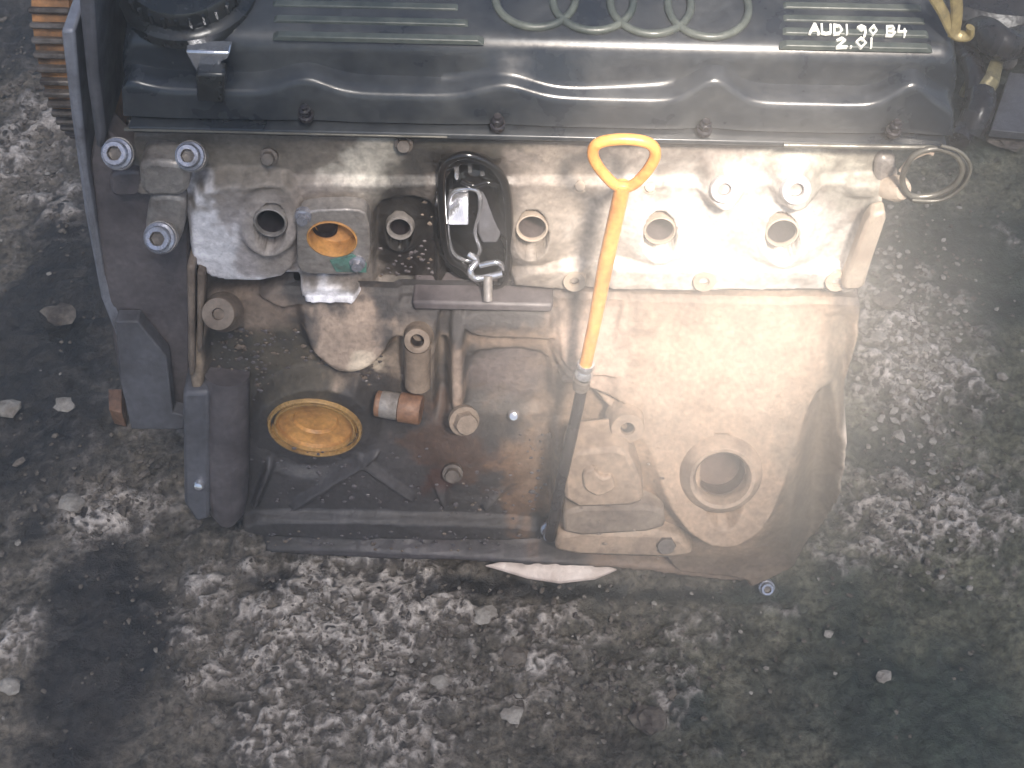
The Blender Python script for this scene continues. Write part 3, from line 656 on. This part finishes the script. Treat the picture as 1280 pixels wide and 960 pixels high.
# coolant outlet flange with a rusted mouth
def holed_plate(name, pts, o, th, cpx, r, mat, parent, n=48):
    c = P(cpx[0], cpx[1], o); f = [P(p[0], p[1], o) for p in chaikin(pts, 2, .12)]; V, F = [], []
    for i in range(n):
        t = 2 * math.pi * i / n; d = Vector((math.cos(t), 0, math.sin(t))); best = None
        for k in range(len(f)):
            a_, b_ = f[k], f[(k + 1) % len(f)]; e = b_ - a_; den = d.x * e.z - d.z * e.x
            if abs(den) < 1e-12: continue
            w = a_ - c; u = (w.x * e.z - w.z * e.x) / den; v = (w.x * d.z - w.z * d.x) / den
            if u > 0 and -1e-6 <= v <= 1 + 1e-6: best = u if best is None else max(best, u)
        q = c + d * best; q.y = c.y; h = c + d * r; h.y = c.y
        V += [h + Vector((0, th, 0)), h, q, q + Vector((0, th, 0))]
    for i in range(n):
        j = (i + 1) % n
        for k in range(3): F.append([4 * i + k, 4 * j + k, 4 * j + k + 1, 4 * i + k + 1])
    return build(name, V, F, mat, parent, bevel=.0012)
fl = holed_plate('coolant_flange', [(371, 264), (461, 261), (464, 343), (381, 343), (371, 336)], .020, .012, (415, 299), MM(415, 297, 29), 'alu', ENG)
c = P(415, 299, .0200); rr = MM(415, 297, 30)
lathe('flange_mouth', c, tilt(0), [(rr * 1.03, -.002), (rr * 1.02, .0005), (rr * .97, .0009), (rr * .93, -.001), (rr * .9, -.012), (rr * .55, -.016), (rr * .1, -.018)], 'rust', fl, 32)
lathe('flange_bore', c + Vector((-rr * .36, 0, -.001)), tilt(0), [(rr * .52, -.014), (rr * .52, -.0105), (rr * .46, -.0100), (rr * .44, -.0135), (rr * .05, -.0136)], 'hole', fl, 24)
plate('gasket_scrap', [(412, 326), (440, 318), (458, 330), (458, 341), (420, 340)], .0212, .0012, 'teal', fl, .0003)
for px, py in ((379, 270), (447, 328)): hex_bolt(P(px, py, .021), OUT, .0042, .006, 'bolt', fl, 'stud')
# open port full of wet oil
pt = lathe('intake_port', P(594, 278, -.014), OUT, [(.001, -.004), (.02, -.003), (.028, .0), (.0285, .006), (.026, .0075)], 'oil', ENG, 32, squash=1.7)
ring = spline([P(a, b, .003) for a, b in ((558, 204), (582, 194), (612, 205), (632, 232), (637, 290), (632, 348), (608, 356), (580, 334), (560, 318), (553, 270), (552, 225))], 6, True)
tube('port_rim', ring, .0028, 'oil', pt, closed=True)
ring = spline([P(a, b, -.010) for a, b in ((562, 246), (580, 236), (598, 240), (600, 262), (594, 290), (600, 312), (590, 326), (568, 318), (560, 290))], 6, True)
tube('port_lip', ring, .0016, 'steel', pt, closed=True)
plate('port_and_glint_plate', [(561, 238, -.013), (586, 237, -.013), (586, 282, .006), (559, 282, .006)], -.004, .003, 'steel', pt, .001)  # added plate, tilted so it makes the wet oil's white sun glint
plate('port_and_glint_plate', [(597, 236, -.008), (626, 238, -.008), (627, 304, .008), (597, 304, .008)], -.010, .003, 'grey_metal', pt, .0015, rnd=1)
for pts, o in (([(566, 198), (574, 200), (574, 226), (568, 226)], -.004), ([(584, 200), (590, 202), (590, 216), (585, 216)], -.004), ([(600, 206), (606, 208), (606, 220), (600, 220)], -.004)):
    plate('port_tab', [(a_, b_, -.012 if b_ < 210 else 0) for a_, b_ in pts], o, .004, 'steel', pt, .001)
tube('port_bridge', spline([P(a, b, -.004) for a, b in ((576, 226), (592, 232), (608, 228), (622, 232))], 5), .0018, 'oil', pt)
tube('drain_pipe', spline([P(a, b, o) for a, b, o in ((586, 318, -.004), (596, 326, .0), (588, 338, .006), (596, 348, .008), (628, 342, .006))], 6), .0024, 'steel', pt)
tube('drain_pipe', spline([P(a, b, o) for a, b, o in ((600, 332, .004), (622, 328, .004), (630, 336, .002))], 6), .002, 'steel', pt)
tube('drain_stub', [P(610, 345, .008), P(610, 376, .012)], .0032, 'alu', ENG)
# joint ledge
plate('joint_ledge', [(515, 377), (692, 381), (690, 391), (517, 388)], .010, .03, 'guard', ENG, .002)
# end arm of the head
plate('support_arm', [(1086, 270), (1112, 264), (1088, 334), (1080, 362), (1050, 364), (1062, 334)], .0185, .012, 'alu_dusty', ENG, .003, rnd=1)
plate('head_end_lug', [(1094, 196), (1118, 196), (1124, 226), (1114, 250), (1094, 258)], .0, .06, 'alu', ENG, .004, rnd=1)
lathe('lug_knob', P(1122, 236, .006), tilt(30, 30), [(.0085, -.02), (.0085, .002), (.006, .006), (.001, .007)], 'alu_dusty', ENG, 18)
# bent bracket over the end of the cover
tube('hose_bracket', spline([at(1162, -12, .03), at(1178, 14, .028), at(1193, 42, .026), at(1211, 44, .024), at(1213, 34, .024)], 5), .0035, 'gold', ENG, flat=.6)
tube('hose_bracket', spline([at(1194, -14, .03), at(1196, 16, .028), at(1192, 44, .026)], 4), .004, 'gold', ENG, flat=.6)
#@@BLOCKPARTS
# timing end -----------------------------------------------------------------
spx0, spx1 = 38, 88
SY = .07
ctr = at(62, 18, SY) + ray(62, 18) * .088
SX0 = at(spx0, 20, SY).x; W = at(spx1, 20, SY).x - SX0
spr = lathe('timing_sprocket', Vector((SX0, ctr.y, ctr.z)), (1, 0, 0), [(.02, 0), (.080, 0), (.082, .001), (.082, W - .001), (.080, W), (.02, W)], 'rust_dull', ENG, 56)
tm = None
for k in range(56):
    t = 2 * math.pi * k / 56
    if tm is None:
        V = [];
        for sx in (0, W):
            V += [(sx, -.0027, -.003), (sx, -.0017, .0042), (sx, .0017, .0042), (sx, .0027, -.003)]
        o = build('tooth', V, [[0, 1, 2, 3], [7, 6, 5, 4], [0, 4, 5, 1], [1, 5, 6, 2], [2, 6, 7, 3]], 'bolt_dark', spr, bevel=.0007, loc=(0, 0, 0)); tm = o.data
    else:
        o = bpy.data.objects.new('tooth', tm); COL.objects.link(o); o.parent = spr
        b = o.modifiers.new('bevel', 'BEVEL'); b.width = .0007; b.segments = 1
    o.rotation_euler = (t, 0, 0)
    o.location = Vector((SX0, ctr.y - .082 * math.sin(t), ctr.z + .082 * math.cos(t))) - world_loc(spr)
plate('guard_face', [(122, 150), (170, 200), (236, 240), (238, 500), (230, 538), (165, 536), (148, 470), (128, 340), (112, 200)], -.012, .02, 'guard', ENG, .002)
plate('guard_edge', [(76, 38), (93, 38), (99, 110), (110, 220), (130, 345), (158, 420), (146, 424), (126, 372), (106, 268), (88, 140)], -.004, .07, 'grey_light', ENG, .002)
plate('guard_edge', [(96, -20), (116, -20), (122, 90), (132, 168), (130, 186), (120, 186), (108, 100)], -.002, .12, 'grey_metal', ENG, .003)
plate('guard_plate', [(144, 402), (172, 402), (208, 446), (216, 516), (230, 520), (230, 537), (164, 537), (150, 478)], .006, .012, 'grey_metal', ENG, .0012)
plate('side_rail', [(233, 332), (243, 334), (243, 470), (236, 472)], .020, .02, 'brown', ENG, .002)
plate('side_rail', [(246, 340), (256, 344), (252, 440), (246, 442)], .018, .02, 'brown', ENG, .002)
# lower pulley guard: flat flange and half-round wall
plate('pulley_guard', [(228, 492), (262, 490), (262, 648), (246, 654), (230, 630)], .016, .03, 'grey_metal', ENG, .003)
pts = [P(284, q, .004) for q in (466, 500, 540, 580, 615, 638, 652)]
tube('pulley_guard', pts, [.0165, .0165, .0168, .0168, .0165, .0135, .007], 'guard', ENG, seg=24)
lathe('glint_stud', P(249, 606, .017), tilt(30), [(.0045, -.003), (.0045, .002), (.003, .004), (.0005, .0045)], 'steel', ENG, 16)  # bright stud added in place of a wet highlight
# oil filter seat: rim, gutter and rusty dish
c = at(393, 538, FSY - .0025); rr = MM(393, 540, 57)
fs = lathe('filter_seat', c, tilt(0), [(rr * 1.04, -.02), (rr * 1.03, -.002), (rr * 1.0, 0), (rr * .96, 0), (rr * .94, -.003), (rr * .90, -.004), (rr * .87, -.001), (rr * .84, -.001), (rr * .82, -.004)], 'rust_rim', ENG, 44)
lathe('filter_dish', c, tilt(0), [(rr * .84, -.0035), (rr * .80, -.007), (rr * .66, -.0095), (rr * .50, -.0095), (rr * .46, -.012), (rr * .2, -.013), (rr * .02, -.013)], 'rust', fs, 44)
for px, py in ((342, 502), (446, 508)): hex_bolt(P(px, py, .004), OUT, .003, .004, 'bolt_dark', ENG, 'small_bolt')
# sender stub
c = P(474, 506, .016)
st_ = lathe('oil_sender', P(470, 504, .016), (1, -.15, -.02), [(.009, 0), (.0098, .001), (.0098, .004), (.0085, .005), (.0085, .017), (.0092, .0175), (.0112, .018), (.0112, .033), (.0105, .034), (.003, .034)], 'rust_dark', ENG, 24)
lathe('sender_sleeve', P(470, 504, .016) + Vector((.004, -.0006, 0)), (1, -.15, -.02), [(.0099, 0), (.0101, .0008), (.0101, .0125), (.0099, .0132)], 'alu', st_, 24)
# lugs and bolts
boss(P(274, 392, .019), tilt(44), MM(274, 392, 20), MM(274, 392, 7), .004, 'brown', ENG, 'casting_lug', .02, 1.05)
boss(P(522, 424, .018), tilt(34), MM(522, 424, 16), MM(522, 424, 8), .005, 'brown', ENG, 'casting_lug', .02, 1.05)
tube('lug_pillar', [P(522, 432, .014), P(522, 482, .014)], .0095, 'brown', ENG, seg=18)
hex_bolt(P(580, 526, .022), tilt(30, 20), .0088, .009, 'brown', ENG)
hex_bolt(P(566, 592, .008), tilt(30), .0062, .006, 'bolt_dark', ENG)
hex_bolt(P(832, 678, .034), tilt(30), .0075, .007, 'bolt_dark', ENG)
lathe('small_bolt', P(642, 519, .004), tilt(40), [(.0045, -.003), (.0045, .002), (.003, .004), (.0003, .0045)], 'steel', ENG, 16)  # steel head added to stand for a tiny wet glint
boss(P(784, 532, .030), tilt(24), MM(784, 532, 20), MM(784, 532, 8), .005, 'tan', ENG, 'casting_lug', .02, 1.05)
hex_bolt(P(686, 662, .014), tilt(30), .005, .012, 'bolt', ENG)
# bracket of the oil pump side
br = plate('side_bracket', [(704, 568), (782, 560), (800, 600), (806, 632), (706, 636)], .044, .03, 'tan', ENG, .003, rnd=1)
plate('bracket_foot', [(704, 636), (830, 634), (832, 664), (704, 672)], .040, .03, 'brown', br, .003, rnd=1)
plate('bracket_shelf', [(700, 664), (850, 668), (872, 700), (690, 694)], .036, .03, 'tan', br, .004, rnd=1)
plate('bracket_relief', [(728, 592), (742, 586), (752, 600), (764, 596), (770, 612), (748, 622), (730, 612)], .047, .006, 'tan', br, .002, rnd=1)
# big funnelled bore
c = P(905, 604, .046) - tilt(32) * .0055; rr = MM(905, 604, 1)
bo = lathe('shaft_boss', c, tilt(32), [(rr * 64, -.030), (rr * 52, -.013), (rr * 44, -.005), (rr * 38, -.0015), (rr * 34, -.002), (rr * 31, -.005), (rr * 30, -.010), (rr * 29.5, -.022)], 'tan', ENG, 44)
lathe('shaft_bore', c, tilt(32), [(rr * 29.6, -.014), (rr * 28.5, -.0145), (rr * 28, -.031), (rr * 1, -.032)], 'bore_brown', bo, 32)
# dipstick tube on the block
tube('dipstick_tube', [P(730, 470, .046), P(722, 512, .046), P(706, 580, .044), P(688, 672, .030)], [.0042, .0042, .0045, .0045], 'dark', ENG, seg=14)
plate('tube_clip', [(684, 652), (700, 650), (702, 676), (682, 676)], .024, .006, 'dark', ENG, .001)
socket_bolt(P(958, 734, .012), tilt(40), .0068, .006, 'bolt', ENG)
# caked crumbs of oily dirt
def crumbs(name, mat, zones, seed):
    rg = random.Random(seed); V, F = [], []; bm = bmesh.new(); bmesh.ops.create_icosphere(bm, subdivisions=1, radius=1); bm.verts.index_update()
    tv = [v.co.copy() for v in bm.verts]; tf = [[v.index for v in f.verts] for f in bm.faces]; bm.free()
    for x0, y0, x1, y1, n, o in zones:
        for _ in range(n):
            c = P(rg.uniform(x0, x1), rg.uniform(y0, y1), o + rg.uniform(-.001, .0008)); r = rg.uniform(.0006, .0018) * (1.7 if rg.random() < .08 else 1); k = len(V)
            V += [c + Vector((v.x * r * rg.uniform(.6, 1.5), v.y * r * .6, v.z * r * rg.uniform(.6, 1.3))) for v in tv]; F += [[k + i for i in f] for f in tf]
    o_ = build(name, V, F, mat, block, smooth=False); o_['kind'] = 'stuff'; return o_
crumbs('dirt_crumbs', 'guard', [(258, 412, 480, 500, 200, .001), (475, 300, 545, 360, 60, -.008), (310, 560, 680, 650, 120, .001), (310, 664, 690, 682, 60, .011), (540, 540, 690, 650, 80, .002)], 3)
crumbs('dirt_crumbs', 'brown', [(258, 412, 470, 490, 140, .001), (475, 245, 545, 360, 24, -.008), (330, 664, 690, 690, 22, .011), (540, 540, 690, 650, 24, .002), (708, 570, 830, 700, 24, .040)], 4)
#@@THINGS
# ------------------------------------------------------------------ dipstick
DIP = empty('dipstick', P(730, 462, .046))
tag(DIP, 'orange plastic oil dipstick with a rounded triangular pull ring, pushed into its tube', 'dipstick')
loop = spline([P(a, b, .050) for a, b in ((771, 232), (752, 214), (741, 194), (748, 179), (780, 174), (811, 179), (819, 194), (807, 216), (789, 232))], 6, True)
tube('pull_ring', loop, .0035, 'orange', DIP, closed=True, seg=12)
tube('shaft', [P(779, 230, .050), P(772, 262, .050), P(757, 330, .049), P(744, 400, .048), P(732, 456, .047)], [.0048, .0050, .0052, .0046, .0044], 'orange', DIP, seg=14)
lathe('collar', P(731, 462, .046), (P(740, 420, .048) - P(728, 476, .046)), [(.0062, -.006), (.0066, -.003), (.0055, 0), (.0066, .003), (.006, .006), (.002, .0065)], 'steel', DIP, 18)
lathe('collar', P(727, 479, .046), (P(740, 420, .048) - P(728, 476, .046)), [(.0055, -.005), (.006, -.002), (.0058, .003), (.002, .0045)], 'bolt_dark', DIP, 18)

# ------------------------------------------------------------------ cable loop hung on the head's end
CB = empty('cable', P(1120, 236, 0))
tag(CB, 'thin grey cable along the cover joint, coiled into a double loop at its right end', 'cable')
pts = [at(980, 181.5, -.009), at(1060, 183, -.009), at(1128, 184, -.010), at(1168, 185, -.010), at(1196, 194, -.010), at(1208, 212, -.012), at(1203, 232, -.013), at(1180, 248, -.013), at(1148, 252, -.012), at(1128, 240, -.010)]
tube('outer_strand', spline(pts, 8), .0016, 'cable', CB)
pts = [at(a, b, -.014) for a, b in ((1134, 206), (1146, 192), (1170, 186), (1194, 194), (1203, 212), (1192, 232), (1166, 244), (1138, 244), (1128, 226))]
tube('inner_strand', spline(pts, 8, True), .0019, 'cable', CB, closed=True)

pts = [at(a, b, -.017) for a, b in ((1140, 250), (1176, 250), (1204, 232), (1213, 208), (1200, 190), (1176, 182))]
tube('loose_strand', spline(pts, 8), .0011, 'cable', CB)
pts = [at(a, b, -.012) for a, b in ((1126, 214), (1140, 198), (1158, 190), (1166, 192))]
tube('loose_strand', spline(pts, 6), .0017, 'alu_dusty', CB)
# ------------------------------------------------------------------ things on the ground
def slab_on_ground(name, pts, z, th, mat, label, cat, tilt_z=None, group=None):
    """flat scrap lying on the dirt: outline measured on the ground"""
    v = [gnd(a, b, z + (tilt_z[i] if tilt_z else 0)) for i, (a, b) in enumerate(pts)]
    w = [p - Vector((0, 0, th)) for p in v]; n = len(v)
    o = build(name, v + w, [list(range(n)), list(range(2 * n - 1, n - 1, -1))] + [[i, n + i, n + (i + 1) % n, (i + 1) % n] for i in range(n)], mat, None, bevel=.001)
    return tag(o, label, cat, group)
slab_on_ground('plastic_scrap', [(606, 706), (660, 694), (730, 698), (772, 711), (744, 723), (700, 728), (660, 722), (630, 713)], .012, .003, 'paper', 'pale plastic scrap poking out from under the engine sump', 'scrap', [.0, .004, .004, .002, -.003, -.006, -.004, -.002])
slab_on_ground('metal_plate', [(1262, 90), (1300, 94), (1300, 168), (1238, 162)], .02, .01, 'grey_metal', 'dark grey metal plate lying in the top right corner', 'metal plate')
slab_on_ground('wood_block', [(135, 486), (152, 486), (152, 516), (136, 512)], .022, .022, 'rust_dark', 'small brown block on the dirt beside the grey guard plate', 'block')
LV = empty('scrap_lever', gnd(1222, 150, 0)); tag(LV, 'yellowed metal lever and clamp among dark scrap behind the cover', 'lever')
tube('lever_arm', [gnd(1248, 72, .05), gnd(1240, 100, .05), gnd(1226, 122, .035)], [.008, .010, .010], 'gold', LV, seg=8, flat=.5)
tube('lever_foot', spline([gnd(1226, 118, .034), gnd(1224, 140, .03), gnd(1212, 166, .012)], 4), .016, 'dark', LV, seg=10)
tube('lever_clamp', spline([gnd(1204, 118, .012), gnd(1212, 102, .03), gnd(1222, 94, .02)], 4), .005, 'gold', LV, seg=8)
def hose(name, pts, r, mat, label):
    return tag(tube(name, spline([gnd(a, b, z) for a, b, z in pts], 6), r, mat, None, seg=12), label, 'hose')
hose('scrap_hose', [(1204, 60, .02), (1226, 40, .06), (1256, 56, .07), (1290, 44, .03)], .018, 'dark', 'thick black hose arching behind the lever at top right')
hose('scrap_hose', [(1198, 176, .012), (1216, 140, .02), (1220, 96, .04), (1204, 58, .03), (1200, 20, .02)], .012, 'dark', 'black hose running up along the right end of the cover')
hose('scrap_hose', [(1262, 78, .03), (1240, 60, .05), (1228, 20, .04), (1236, -20, .03)], .010, 'bolt_dark', 'thin brown hose crossing behind the grey metal plate')
GB = empty('gearbox_part', gnd(1236, 40, 0)); tag(GB, 'dark round scrap casting behind the right end of the cover', 'scrap casting')
lathe('housing', gnd(1246, 34, .0) + Vector((0, .08, .0)), (0, 0, 1), [(.15, 0), (.15, .05), (.14, .06), (.07, .062), (.06, .085), (.03, .09), (.002, .09)], 'dark', GB, 32)
lathe('cap', gnd(1246, 34, .0) + Vector((-.03, .06, .09)), (0, 0, 1), [(.02, -.004), (.02, .006), (.015, .009), (.001, .009)], 'bolt_dark', GB, 20)

def rock(rad, seed, flat=.6):
    rg = random.Random(seed); flat *= .6; bm = bmesh.new(); bmesh.ops.create_icosphere(bm, subdivisions=2, radius=rad)
    ph = [rg.uniform(0, 6.28) for _ in range(6)]
    for v in bm.verts:
        d = v.co.normalized(); k = 1 + .22 * math.sin(3 * d.x + ph[0]) * math.sin(4 * d.y + ph[1]) + .16 * math.sin(7 * d.z + ph[2] + 3 * d.x) + rg.uniform(-.08, .08)
        v.co = Vector((d.x * rad * k * 1.15, d.y * rad * k * .9, d.z * rad * k * flat))
    return bm
def chip(px, py, w, h, mat, label, cat='stone', seed=0, group=None):
    c = gnd(px, py, 0); r = (gnd(px + w / 2, py) - gnd(px - w / 2, py)).length / 2
    bm = rock(r, seed, .55 * min(1.4, max(.4, h / w * 1.3)))
    me = bpy.data.meshes.new('stone'); bm.to_mesh(me); bm.free()
    o = link('stone', me, mat, None, c + Vector((0, 0, r * .12))); o.rotation_euler.z = random.uniform(-.5, .5)
    return tag(o, label, cat, group)
chip(74, 394, 36, 20, 'stone', 'flat beige chip on the dark dirt left of the guard edge', seed=1)
chip(10, 512, 30, 40, 'stone_pale', 'whitish lump at the left edge of the picture', seed=2)
chip(80, 507, 24, 10, 'stone_pale', 'small pale splinter right of the whitish lump', seed=3)
chip(606, 768, 28, 26, 'stone_pale', 'pale rounded pebble below the sump near the plastic scrap', seed=4)
chip(646, 820, 30, 26, 'stone', 'brown pebble on the dirt below the middle of the sump', seed=5)
chip(90, 630, 30, 16, 'stone_pale', 'broken pale crust lump at the end of the pale streak on the left', seed=6)
chip(12, 858, 26, 24, 'stone_pale', 'pale pebble at the lower left edge of the picture', seed=7)
chip(550, 852, 20, 14, 'stone_pale', 'small cream pebble right of the pale lace crust', seed=8)
chip(640, 894, 26, 14, 'stone_pale', 'pale angular chip in the lower middle of the dirt', seed=9)
chip(812, 900, 40, 46, 'stone', 'brown striped stone near the lower right of centre', seed=10)
chip(1104, 846, 18, 16, 'stone_pale', 'bluish white fleck on the smooth dirt at lower right', seed=11)
chip(1098, 422, 16, 16, 'stone_pale', 'pale round pebble just right of the engine block edge', seed=12)
chip(1108, 376, 26, 16, 'stone', 'square tan pebble next to the head end below the cable loop', seed=13)
chip(1258, 176, 40, 18, 'stone', 'long tan stone at the right edge below the grey plate', seed=14)
# gritty rubble nobody could count
def rubble(name, mat, zones, label, seed):
    V, F = [], []; rg = random.Random(seed)
    tpl = []
    for k in range(6):
        bm = bmesh.new(); bmesh.ops.create_icosphere(bm, subdivisions=1, radius=1)
        for v in bm.verts: v.co = v.co * rg.uniform(.72, 1.2); v.co.z *= .6
        bm.verts.index_update(); tpl.append(([v.co.copy() for v in bm.verts], [[v.index for v in f.verts] for f in bm.faces])); bm.free()
    for (cx, cy), rx, ry, n, sz in zones:
        for _ in range(int(n * .8)):
            px = rg.gauss(cx, rx * .55); py = rg.gauss(cy, ry * .55)
            if py < -60: continue
            c = gnd(px, py); r = sz * .00040 * rg.uniform(.35, 1.25) * (1 if rg.random() > .06 else 1.9)
            vs_, fs_ = rg.choice(tpl); M = Matrix.Rotation(rg.uniform(0, 6.28), 3, 'Z') @ Matrix.Diagonal((rg.uniform(.7, 1.5), 1, 1))
            k = len(V); V += [c + M @ (v * r) + Vector((0, 0, .0)) for v in vs_]; F += [[k + i for i in f] for f in fs_]
    o = build(name, V, F, mat, None, smooth=False, loc=(0, 0, 0))
    return tag(o, label, 'rubble', kind='stuff')
rubble('grit', 'stone', [((1140, 420), 90, 150, 620, 5), ((50, 160), 70, 130, 420, 6), ((640, 830), 300, 120, 800, 4.5), ((330, 800), 200, 140, 500, 4.5), ((1140, 640), 140, 110, 300, 4.5), ((150, 620), 120, 70, 240, 5), ((640, 480), 900, 620, 900, 4)], 'fine brown grit scattered over the oily dirt', 5)
rubble('gravel', 'stone_pale', [((1140, 430), 70, 150, 330, 7.5), ((60, 180), 60, 90, 60, 6), ((620, 820), 260, 110, 150, 5), ((430, 770), 110, 90, 130, 5), ((1150, 650), 90, 70, 90, 6), ((640, 480), 900, 620, 110, 5)], 'pale gravel chips, thickest beside the right end of the engine', 9)

# ------------------------------------------------------------------ dusty air, and an added glow volume
def haze():
    m = bpy.data.materials.new('haze'); m.use_nodes = True; n = m.node_tree.nodes; l = m.node_tree.links
    n.remove(n['Principled BSDF']); v = n.new('ShaderNodeVolumePrincipled')
    v.inputs['Color'].default_value = (.92, .92, .90, 1); v.inputs['Density'].default_value = .12; v.inputs['Anisotropy'].default_value = .2
    l.new(v.outputs[0], n['Material Output'].inputs['Volume'])
    MAT['haze'] = m
    o = box('haze', (-2.2, -1.6, -1.05), (2.2, 2.4, 1.15), 'haze', None, 0)
    tag(o, 'thin dusty air around the engine', 'haze', kind='stuff')
haze()

def glow_veil():  # volume added to give the right half its milky glow
    m = bpy.data.materials.new('glow_veil'); m.use_nodes = True; n = m.node_tree.nodes; l = m.node_tree.links
    n.remove(n['Principled BSDF']); v = n.new('ShaderNodeVolumePrincipled')
    v.inputs['Color'].default_value = (.97, .93, .88, 1); v.inputs['Anisotropy'].default_value = -.35
    tc = n.new('ShaderNodeTexCoord'); g = n.new('ShaderNodeTexGradient'); g.gradient_type = 'SPHERICAL'; l.new(tc.outputs['Object'], g.inputs[0])
    rp = ramp(n, l, g.outputs['Fac'], .02, .75)
    ns = noise_node(n, l, tc.outputs['Object'], 2.2, 3, .55); nr = ramp(n, l, ns, .3, .7, (.45, .45, .45, 1), (1.3, 1.3, 1.3, 1))
    c = mix(n, l, 1., rp, nr, 'MULTIPLY')
    mu = n.new('ShaderNodeMath'); mu.operation = 'MULTIPLY'; l.new(c, mu.inputs[0]); mu.inputs[1].default_value = VEIL_DENSITY
    l.new(mu.outputs[0], v.inputs['Density']); l.new(v.outputs[0], n['Material Output'].inputs['Volume'])
    MAT['glow_veil'] = m
    bm = bmesh.new(); bmesh.ops.create_icosphere(bm, subdivisions=3, radius=1.0); me = bpy.data.meshes.new('glow_veil'); bm.to_mesh(me); bm.free()
    o = link('glow_veil', me, 'glow_veil', None, P(905, 440, .09)); o.scale = (.20, .11, .23); o.rotation_euler = (R(-28), 0, R(0))
    tag(o, 'pale volume added for a milky glow before the right half of the engine', 'glow_veil', kind='stuff')
VEIL_DENSITY = 1.9
glow_veil()
